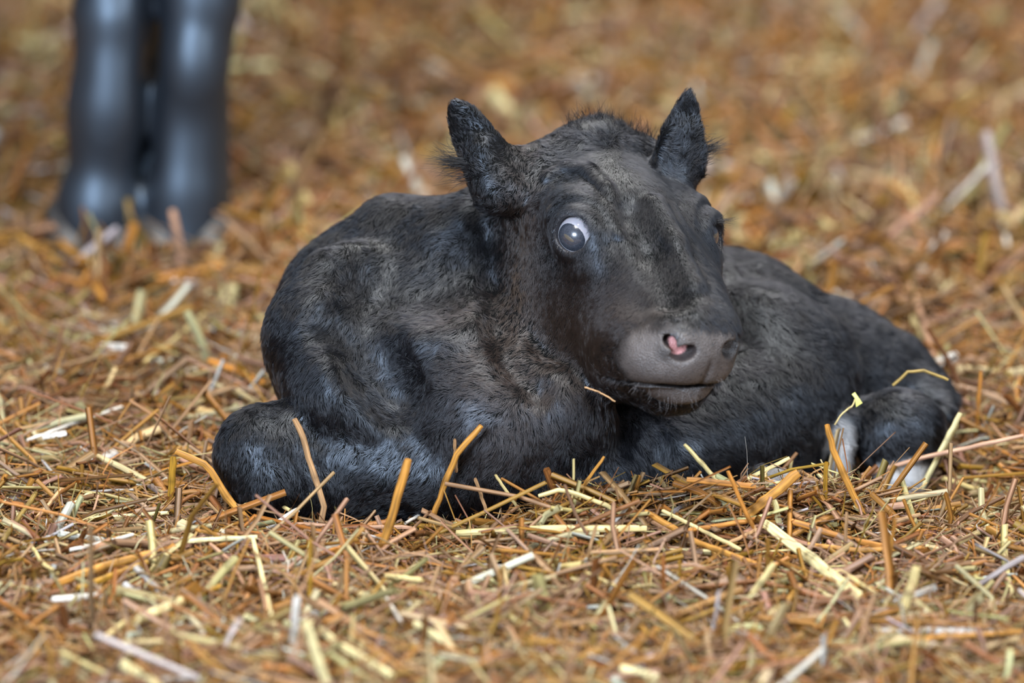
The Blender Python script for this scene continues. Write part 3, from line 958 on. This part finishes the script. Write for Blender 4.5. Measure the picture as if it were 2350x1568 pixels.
def scatter(n, xr, yr, len_mu, len_sg, w0, w1, k, m, weights, steep=0.06, depth=0.03, wide=1.0, seed=0, flatp=0.6, curl=0.05):
    rg = np.random.default_rng(seed)
    y = rg.uniform(*yr, n)
    x = rg.uniform(-1, 1, n) * wide * 0.5 * 2350 * S * (1 + (y + 0.1) / DIST) * 1.22
    L = np.clip(np.exp(rg.normal(math.log(len_mu), len_sg, n)), 0.008, 0.20)
    az = rg.uniform(0, 2 * math.pi, n)
    az = np.where(rg.random(n) < 0.35, rg.normal(0, 0.5, n), az)
    pt = rg.normal(0, 0.24, n)
    st = rg.random(n) < steep
    pt = np.where(st, rg.uniform(0.5, 1.35, n), pt)
    L = np.where(st, L * 0.7, L)
    d = np.stack([np.cos(az) * np.cos(pt), np.sin(az) * np.cos(pt), np.sin(pt)], 1)
    z = bed(x, y) - depth * rg.random(n) ** 1.3 + 0.004 + np.where(st, 0.30, 0.22) * L * np.abs(np.sin(pt))
    c = np.stack([x, y, z], 1)
    t = np.linspace(-0.5, 0.5, m)
    side = np.cross(d, rg.normal(size=(n, 3))); side /= np.linalg.norm(side, axis=1)[:, None] + 1e-9
    bend = rg.normal(0, curl, n)
    kink = (rg.random(n) < 0.15) * rg.uniform(0.1, 0.35, n)
    prof = 4 * t ** 2 - 0.33; kp = np.abs(t) * 2 - 0.5
    path = c[:, None] + d[:, None] * (L[:, None] * t)[:, :, None] + side[:, None] * (L[:, None] * (bend[:, None] * prof + kink[:, None] * kp))[:, :, None]
    ok = np.ones(n, bool)
    for f in BODIES:                      # nothing lies inside an animal
        for i in range(m):
            q = path[:, i]
            ix = [np.clip(np.searchsorted(a_, q[:, j]), 0, len(a_) - 1) for j, a_ in enumerate(f.ax)]
            ok &= f.d[ix[0], ix[1], ix[2]] > 0.001
    path, d, x = path[ok], d[ok], x[ok]; n = len(path)
    rad = rg.uniform(w0, w1, n) / 2 * np.where(rg.random(n) < 0.15, 1.6, 1.0)
    flat = np.where(rg.random(n) < flatp, rg.uniform(0.15, 0.35, n), rg.uniform(0.7, 1.0, n))
    s2 = np.cross(d, np.array([0, 0, 1.0])) + rg.normal(size=(n, 3)) * 0.5
    ci = rg.choice(len(PAL), n, p=np.array(weights) / sum(weights))
    col = PAL[ci] * rg.uniform(0.7, 1.15, (n, 1)) * (1 + rg.normal(0, 0.05, (n, 3)))
    return tubes(path, s2, rad, flat, k, np.clip(col, 0.01, 0.95), seed)


def join(parts):
    V, Q, C, A = [], [], [], []; o = 0
    for v, q, c, a in parts:
        V.append(v); Q.append(q + o); C.append(c); A.append(a); o += len(v)
    return np.concatenate(V), np.concatenate(Q), np.concatenate(C), np.concatenate(A)


#        gold pale tan orange mustard white pink brown cream olive rust
W_NEAR = [3.0, 1.6, 4.0, 2.6, 1.2, 0.5, 3.4, 2.0, 0.5, 1.0, 1.6]
W_TOP = [2.0, 3.0, 3.0, 1.5, 0.8, 1.6, 2.2, 0.3, 2.0, 0.6, 0.6]
W_DEEP = [1.5, 0.3, 2.0, 3.0, 1.5, 0.0, 1.2, 4.5, 0.0, 1.2, 3.5]
if STRAW:
    parts = [
        scatter(17000, 0, (-0.95, 0.75), 0.055, 0.55, 0.0016, 0.0056, 4, 4, W_NEAR, 0.07, 0.026, seed=1, flatp=0.5, curl=0.09),
        scatter(15000, 0, (-0.95, 0.75), 0.042, 0.40, 0.0025, 0.0065, 3, 3, W_DEEP, 0.03, 0.045, seed=2),
        scatter(70000, 0, (-0.95, 0.65), 0.026, 0.55, 0.0005, 0.0015, 2, 5, W_NEAR, 0.14, 0.020, seed=3, flatp=0, curl=0.28),
        scatter(1500, 0, (-0.95, 0.75), 0.060, 0.40, 0.0050, 0.0085, 5, 4, W_TOP, 0.10, 0.004, seed=11, flatp=0.7, curl=0.06),
        scatter(17000, 0, (0.70, 3.3), 0.085, 0.45, 0.0040, 0.0100, 3, 3, W_NEAR, 0.12, 0.030, seed=4),
        scatter(12000, 0, (0.70, 3.6), 0.060, 0.40, 0.0040, 0.0090, 3, 3, W_DEEP, 0.04, 0.045, seed=5),
        scatter(1800, 0, (0.60, 3.0), 0.080, 0.35, 0.0080, 0.0160, 3, 3, W_TOP, 0.18, 0.004, seed=12),
        scatter(9000, 0, (0.60, 2.6), 0.040, 0.45, 0.0015, 0.0035, 2, 3, W_NEAR, 0.12, 0.025, seed=6),
        scatter(22000, 0, (-0.95, 4.5), 0.070, 0.40, 0.0050, 0.0090, 3, 3, W_NEAR, 0.06, 0.030, wide=2.6, seed=15),
        scatter(7000, 0, (3.2, 6.3), 0.12, 0.40, 0.0080, 0.0160, 3, 3, W_NEAR, 0.06, 0.035, seed=8),
    ]
    V, Q, C, A = join(parts)
    keep = (Q == Q).all(1)
    me = mesh_np('straw_bedding', V, Q, smooth=True)
    add_attr(me, 'tint', C); add_attr(me, 'along', A)
    tag(link('straw_bedding', me, M_straw), 'loose golden and brown straw bedding spread over the whole barn floor', 'straw', kind='stuff')
    print('straw quads', len(Q), 'calf quads', len(calf_q), time.time() - T0)


# ------------------------------------------------------------------ single stalks that stand out
# (label, colour, width in photo pixels, mode, points).  mode: u = stands up from its first point, g = lies on the bedding,
# a number = depth at which the stalk leans or rests.  z of lying stalks: just on top of the loose bedding.
STALKS = [
 ('tall pale split straw leaning up against the dark lower leg behind the folded knee', 'tan', 14, 'u', [(737, 1203), (744, 1160), (716, 1075), (697, 1010), (676, 962)]),
 ('thick golden hollow straw standing upright before the calf chest', 'gold', 20, 'u', [(868, 1285), (900, 1185), (937, 1054)]),
 ('golden forked straw pointing up and right before the calf chest', 'gold', 14, 'u', [(996, 1180), (1026, 1095), (1050, 1040), (1106, 977)]),
 ('short thin side twig of the golden forked straw before the chest', 'tan', 8, 'u', [(1046, 1060), (1043, 1008)]),
 ('golden bent straw arching down beside the calf folded knee', 'gold', 16, 'u', [(578, 1202), (527, 1150), (476, 1068), (404, 1036)]),
 ('pale golden straw bent like a roof under the folded knee', 'pale', 10, 'g', [(553, 1164), (611, 1143), (666, 1172)]),
 ('bright white split straw end pointing up right under the folded knee', 'white', 14, 'u', [(592, 1228), (684, 1170)]),
 ('long pinkish straw lying level under the calf foreleg', 'pink', 10, 'g', [(672, 1202), (800, 1210), (944, 1211)]),
 ('long pale straw lying level left of the white split straw', 'cream', 11, 'g', [(415, 1243), (590, 1233)]),
 ('long bright golden straw lying level in front of the calf brisket', 'pale', 17, 'g', [(1048, 1224), (1240, 1214), (1484, 1214)]),
 ('small whitish straw slanting up beside the thick golden straw', 'white', 8, 'g', [(930, 1202), (986, 1168)]),
 ('thin pale curled straw leaning on the brisket of the calf', 'pale', 7, 'u', [(1181, 1155), (1137, 1090)]),
 ('short tan straw sticking up in the tangle before the brisket', 'tan', 8, 'u', [(1108, 1150), (1090, 1098)]),
 ('thin brown straw slanting up beside the pale curled straw', 'brown', 6, 'u', [(1162, 1180), (1200, 1123)]),
 ('arched pale straw bowing over the mound under the chin', 'pale', 10, 'u', [(1463, 1200), (1380, 1155), (1290, 1122), (1235, 1139)]),
 ('thin golden straw pointing up right toward the calf chin', 'gold', 7, 'u', [(1325, 1135), (1386, 1049)]),
 ('slim pale straw leaning left out of the mound below the flank', 'pale', 10, 'u', [(1643, 1100), (1571, 1020)]),
 ('broad tan straw lying level across the mound below the flank', 'orange', 14, 'g', [(1576, 1101), (1735, 1117)]),
 ('orange straw slanting down right through the mound below the flank', 'orange', 10, 'u', [(1746, 1240), (1714, 1183), (1671, 1081)]),
 ('wide flat golden straw blade rising right below the flank', 'gold', 24, 'u', [(1716, 1182), (1833, 1085)]),
 ('thin pale straw rising to a tip above the flat golden blade', 'pale', 9, 'u', [(1697, 1110), (1812, 1051)]),
 ('short upright pale straw crossing the tip of the golden blade', 'pale', 6, 'u', [(1814, 1088), (1817, 1049)]),
 ('tan straw sloping down right behind the golden blade', 'tan', 8, 'g', [(1822, 1073), (1890, 1112)]),
 ('tall pale golden straw leaning before the white sock of the hind leg', 'gold', 15, 'u', [(1970, 1160), (1950, 1120), (1914, 1039), (1897, 975)]),
 ('mustard upright straw just left of the tall straw by the hind leg', 'mustard', 11, 'u', [(1893, 1143), (1896, 1062)]),
 ('cream double straw leaning right in front of the white hind hoof', 'cream', 12, 'u', [(2127, 1098), (2203, 950)]),
 ('second half of the cream double straw by the white hind hoof', 'pale', 8, 'u', [(2138, 1092), (2196, 975)]),
 ('long pinkish straw lying over the white hind hoof', 'pink', 10, 'u', [(2007, 1083), (2120, 1050), (2250, 1022), (2349, 1000)]),
 ('long orange straw lying nearly level right of the golden level straw', 'orange', 11, 'g', [(1578, 1218), (1680, 1202), (1778, 1183)]),
 ('broad pale yellow flat straw slanting down right, the brightest there', 'cream', 25, 'g', [(1752, 1200), (1870, 1290), (1973, 1370)]),
 ('narrow pale straw beside the lower end of the broad yellow one', 'pale', 9, 'g', [(1945, 1320), (2010, 1362)]),
 ('short pale yellow straw standing above the broad yellow one', 'cream', 14, 'u', [(1790, 1215), (1777, 1148)]),
 ('long orange straw slanting down right below the hind hoof', 'orange', 15, 'g', [(1812, 1196), (1930, 1232), (2046, 1261)]),
 ('long golden straw lying level under the slanting orange straw', 'gold', 11, 'g', [(1854, 1251), (1980, 1264), (2122, 1257)]),
 ('golden upright straw standing below the hind hoof', 'gold', 10, 'u', [(2029, 1371), (2054, 1192)]),
 ('tan straw standing between the broad yellow straw and the hind hoof', 'tan', 8, 'u', [(1939, 1292), (1943, 1175)]),
 ('thin tan straw rising right to the broad yellow straw', 'tan', 8, 'g', [(1667, 1249), (1752, 1209)]),
 ('long brown golden straw bundle running down right under the chin', 'gold', 14, 'g', [(1480, 1175), (1600, 1245), (1735, 1296)]),
 ('pale straw strip alongside the brown golden bundle', 'pale', 9, 'g', [(1520, 1172), (1640, 1232), (1700, 1262)]),
 ('large pale tan straw rising right below the brown golden bundle', 'pale', 15, 'u', [(1697, 1402), (1740, 1345), (1778, 1294)]),
 ('orange brown straw standing on end below the golden bundle', 'rust', 10, 'u', [(1522, 1400), (1522, 1275)]),
 ('mustard straw standing beside the orange brown upright straw', 'mustard', 7, 'u', [(1558, 1368), (1560, 1285)]),
 ('tan straw lying level above the orange brown upright straw', 'tan', 9, 'g', [(1356, 1268), (1514, 1261)]),
 ('thin tan straw leaning across the level golden straw', 'tan', 8, 'u', [(1345, 1292), (1369, 1205)]),
 ('feathery white straw tip pointing up left of the golden bundle', 'white', 9, 'u', [(1398, 1212), (1443, 1160)]),
 ('thin yellowish straw slanting down right under the tan level one', 'pale', 6, 'g', [(1341, 1311), (1429, 1354)]),
 ('big cream hollow straw lying askew on the lower bedding, brown joint', 'cream', 22, 'g', [(310, 1425), (380, 1395), (448, 1369)]),
 ('olive thinner end running on from the big cream hollow straw', 'mustard', 11, 'g', [(440, 1374), (506, 1345)]),
 ('short white straw lying level left of the big cream straw', 'white', 14, 'g', [(119, 1376), (180, 1372), (243, 1364)]),
 ('long thin pale yellow straw running steeply down from under the knee', 'cream', 11, 'g', [(580, 1234), (606, 1340), (636, 1471)]),
 ('soft white upright straw standing near the lower edge', 'white', 18, 'u', [(670, 1502), (682, 1368)]),
 ('thick cream straw standing close to the camera at the lower edge', 'cream', 22, 'u', [(752, 1580), (725, 1500), (701, 1425)]),
 ('thick cream straw turning orange, slanting right near the lower edge', 'cream', 20, 'g', [(718, 1432), (785, 1486), (900, 1552)]),
 ('thick blurred cream straw cut off by the lower edge', 'cream', 28, 'g', [(278, 1524), (330, 1555), (372, 1585)]),
 ('long wide golden straw lying up right above the white short straw', 'gold', 20, 'g', [(126, 1341), (240, 1300), (345, 1272)]),
 ('second golden straw lying just under the long wide golden one', 'mustard', 14, 'g', [(176, 1352), (260, 1320), (338, 1290)]),
 ('pale yellow straw lying level left of the folded knee', 'cream', 9, 'g', [(203, 1191), (300, 1183), (387, 1177)]),
 ('mustard straw standing on end left of the folded knee', 'mustard', 16, 'u', [(391, 1155), (398, 1048)]),
 ('yellow straw standing on end below the calf foreleg', 'mustard', 11, 'u', [(710, 1416), (712, 1237)]),
 ('pinkish straw running down right from the long pale level straw', 'pink', 9, 'g', [(483, 1249), (530, 1290), (559, 1341)]),
 ('pale curved straw far left above the short white straw', 'pale', 9, 'g', [(69, 1249), (95, 1290), (134, 1318)]),
 ('pale pinkish curved straw left below the pale yellow level straw', 'white', 9, 'g', [(161, 1262), (240, 1245), (306, 1228)]),
 ('olive straw slanting up right at the far left', 'olive', 12, 'g', [(5, 1243), (84, 1130)]),
 ('tan straw slanting up right beside the olive one', 'tan', 10, 'g', [(84, 1190), (142, 1123)]),
 ('short pale yellow straw slanting up right above the yellow level one', 'cream', 11, 'g', [(163, 1162), (208, 1133)]),
 ('grey pink thin straw standing blurred near the lower edge', 'pink', 10, 'u', [(384, 1552), (379, 1402)]),
 ('short pale yellow straw piece under the big cream hollow straw', 'pale', 13, 'g', [(243, 1461), (286, 1428)]),
 ('blurred cream straw lying behind the ears of the calf', 'cream', 30, 'u', [(1188, 292), (1130, 205)]),
 ('blurred cream straw lying on the bedding far right of the ears', 'cream', 22, 'g', [(2054, 402), (2116, 492)]),
 ('blurred pale straw lying behind the calf back, right of the cow', 'pale', 26, 'g', [(655, 372), (705, 470)]),
 ('bright golden bent straw hanging down below the left cow foot', 'gold', 18, 'g', [(138, 556), (198, 611), (236, 692)]),
 ('olive straw standing blurred against the left cow leg', 'olive', 22, 'u', [(271, 560), (296, 457)]),
 ('orange straw standing blurred between the two cow legs', 'orange', 22, 'u', [(285, 592), (308, 514)]),
 ('tan straw standing blurred against the right cow leg', 'pink', 18, 'u', [(423, 612), (395, 482)]),
 ('pinkish brown straw slanting up right across the right cow leg', 'pink', 22, 'u', [(322, 547), (400, 505), (496, 456)]),
 ('pale level straw lying across the left cow foot', 'pale', 18, 'u', [(180, 566), (258, 574)]),
 ('blurred pale straw rising right at the far left below the cow', 'pale', 16, 'g', [(0, 668), (84, 628)]),
 ('bright orange straw lying level below the right cow leg', 'orange', 14, 'g', [(360, 640), (530, 606)]),
 ('thin orange straw standing upright far right of the hind leg', 'orange', 9, 'u', [(2240, 1002), (2251, 852)]),
 ('small white straw chip lying on the straw right of the rump', 'white', 14, 'g', [(1897, 654), (1924, 679)]),
 ('long orange straw slanting down right behind the rump', 'pink', 13, 'g', [(2052, 548), (2100, 680), (2154, 848)]),
 ('white bright streak of straw far right beyond the rump', 'white', 10, 'g', [(2301, 505), (2312, 565)]),
 ('long white straw slanting up right, left of the folded knee', 'white', 8, 'g', [(62, 1011), (160, 975), (280, 934)]),
 ('short broad white straw chip under the long white straw', 'white', 13, 'g', [(98, 1003), (152, 994)]),
 ('tan straw rising right toward the calf shoulder', 'pale', 9, 'g', [(330, 832), (400, 780), (470, 720)]),
 ('broad orange straw slanting down right to the calf shoulder', 'orange', 15, 'g', [(478, 828), (540, 848), (606, 878)]),
 ('pale level straw chip left of the broad orange straw', 'white', 14, 'g', [(228, 794), (292, 797)]),
 ('long orange straw rising right in the lower right bedding', 'gold', 11, 'g', [(2050, 1470), (2350, 1450)]),
 ('soft pale green straw standing near the lower right corner', 'pale', 22, 'u', [(2068, 1420), (2105, 1300)]),
 ('white straw fragment lying low between cream straw and golden blade', 'white', 9, 'g', [(885, 1372), (920, 1425)]),
 ('cream chip of straw lying at the lower middle edge', 'cream', 20, 'g', [(1425, 1535), (1510, 1556)]),
 ('cream straw slanting down right at the lower middle', 'cream', 15, 'g', [(952, 1430), (1018, 1472)]),
 ('orange straw rising right from under the long pinkish level straw', 'orange', 12, 'g', [(735, 1272), (900, 1222)]),
 ('white short straw lying level in the bedding under the brisket', 'pale', 12, 'g', [(885, 1322), (970, 1332)]),
]
REST = [
 ('thin greenish straw arched over the tail of the calf', 'olive', 7, 0.085, [(2049, 886), (2084, 854), (2122, 851), (2176, 872)]),
 ('thin grey straw caught in the coat under the chin', 'tan', 4, -0.14, [(1342, 889), (1375, 900), (1412, 922)]),
 ('thin dry sprout with a yellow leaf tip before the hind leg', 'pale', 4, 0.02, [(1916, 975), (1932, 950), (1958, 930), (1962, 915)]),
]




def bed_hit(x_, y_, lift=0.010):
    """depth at which the view ray through a photo pixel meets the bedding"""
    d0 = -BACK + RIGHT * ((x_ - 1175) * S / DIST) + UP * ((784 - y_) * S / DIST)
    t = np.arange(4.0, 9.5, 0.004)
    p = CAM + t[:, None] * d0
    k = np.argmax(p[:, 2] < bed(p[:, 0], p[:, 1]) + lift)
    return p[k]


def stalk(label, colname, wpx, mode, pts, seed):
    rg = np.random.default_rng(seed)
    if mode == 'u':
        g = bed_hit(*pts[0], 0.0)
        yy = g[1]
        for j in range(len(pts) - 1):     # stay in front of the calf's coat
            for t in np.linspace(0, 1, 5):
                if j + t > 0.3 and g[1] < 0.5: yy = min(yy, bed_hit(pts[j][0] * (1 - t) + pts[j + 1][0] * t, pts[j][1] * (1 - t) + pts[j + 1][1] * t, 0.012)[1])
                dr = P(pts[j][0] * (1 - t) + pts[j + 1][0] * t, pts[j][1] * (1 - t) + pts[j + 1][1] * t, 0.0) - CAM
                hit = CALF_BVH.ray_cast(Vector(CAM), Vector(dr / np.linalg.norm(dr)))
                if hit[0] is not None and g[1] < 0.5: yy = min(yy, hit[0].y - 0.010)
        P3 = [P(x, y, yy - 0.010 * i / (len(pts) - 1)) for i, (x, y) in enumerate(pts)]
        d = P3[0] - P3[1]; P3 = [P3[0] + d / np.linalg.norm(d) * 0.012] + P3
    elif mode == 'g':
        P3 = []
        for x, y in pts:
            P3.append(bed_hit(x, y, 0.016))
    else:
        P3 = [P(x, y, mode) for x, y in pts]
    P3 = np.array(P3)
    # resample
    seg = np.linalg.norm(np.diff(P3, axis=0), axis=1); cum = np.concatenate([[0], np.cumsum(seg)])
    m = 13; t = np.linspace(0, cum[-1], m)
    path = np.stack([np.interp(t, cum, P3[:, j]) for j in range(3)], 1)
    path += rg.normal(size=(m, 3)) * 0.0002
    dist = np.linalg.norm(path.mean(0) - CAM)
    r = wpx * S / 2 * dist / DIST
    rad = r * (1 + 0.04 * np.sin(np.linspace(0, 7, m) + seed)); rad[0] *= 0.9; rad[-1] *= 0.8
    node = rg.integers(4, 9)
    rad[node] *= 1.18
    flat = 0.18 if ('flat' in label or 'broad' in label) else 0.45 if wpx > 12 and rg.random() < 0.5 else 0.85
    col = np.array(COL[colname]) * 1.6
    V, Q, C, A = tubes(path[None], np.cross(path[-1] - path[0], BACK)[None] + 1e-6, rad[None], np.array([flat]), 8, col[None], seed * 3.1)
    C = C.reshape(m, 8, 3); C[node] *= 0.6; C *= rg.uniform(0.85, 1.08, (m, 1, 1)); C = C.reshape(-1, 3)
    me = mesh_np('straw_stalk', V, Q)
    add_attr(me, 'tint', np.clip(C, 0, 0.95)); add_attr(me, 'along', A)
    o = link('straw_stalk', me, M_straw)
    return tag(o, label, 'straw', 'single stalks lying on and standing in the bedding')


if STRAW:
    for i, (lb, cn_, w, mo_, pt_) in enumerate(STALKS + REST):
        o = stalk(lb, cn_, w, mo_, pt_, i + 1)
        if lb.startswith('thin dry sprout'):
            b0 = P(1962, 915, 0.02)
            v = np.array([b0, b0 + RIGHT * -.003 + UP * .004, b0 + UP * .006, b0 + RIGHT * .007 - UP * .004, b0 - UP * .008 + RIGHT * .001, b0 + BACK * .002])
            link('leaf', mesh_np('leaf', v, None, np.array([(5, 0, 1), (5, 1, 2), (5, 2, 3), (5, 3, 4), (5, 4, 0)])), simple('dry_leaf', (0.45, 0.42, 0.10), 0.5), o)
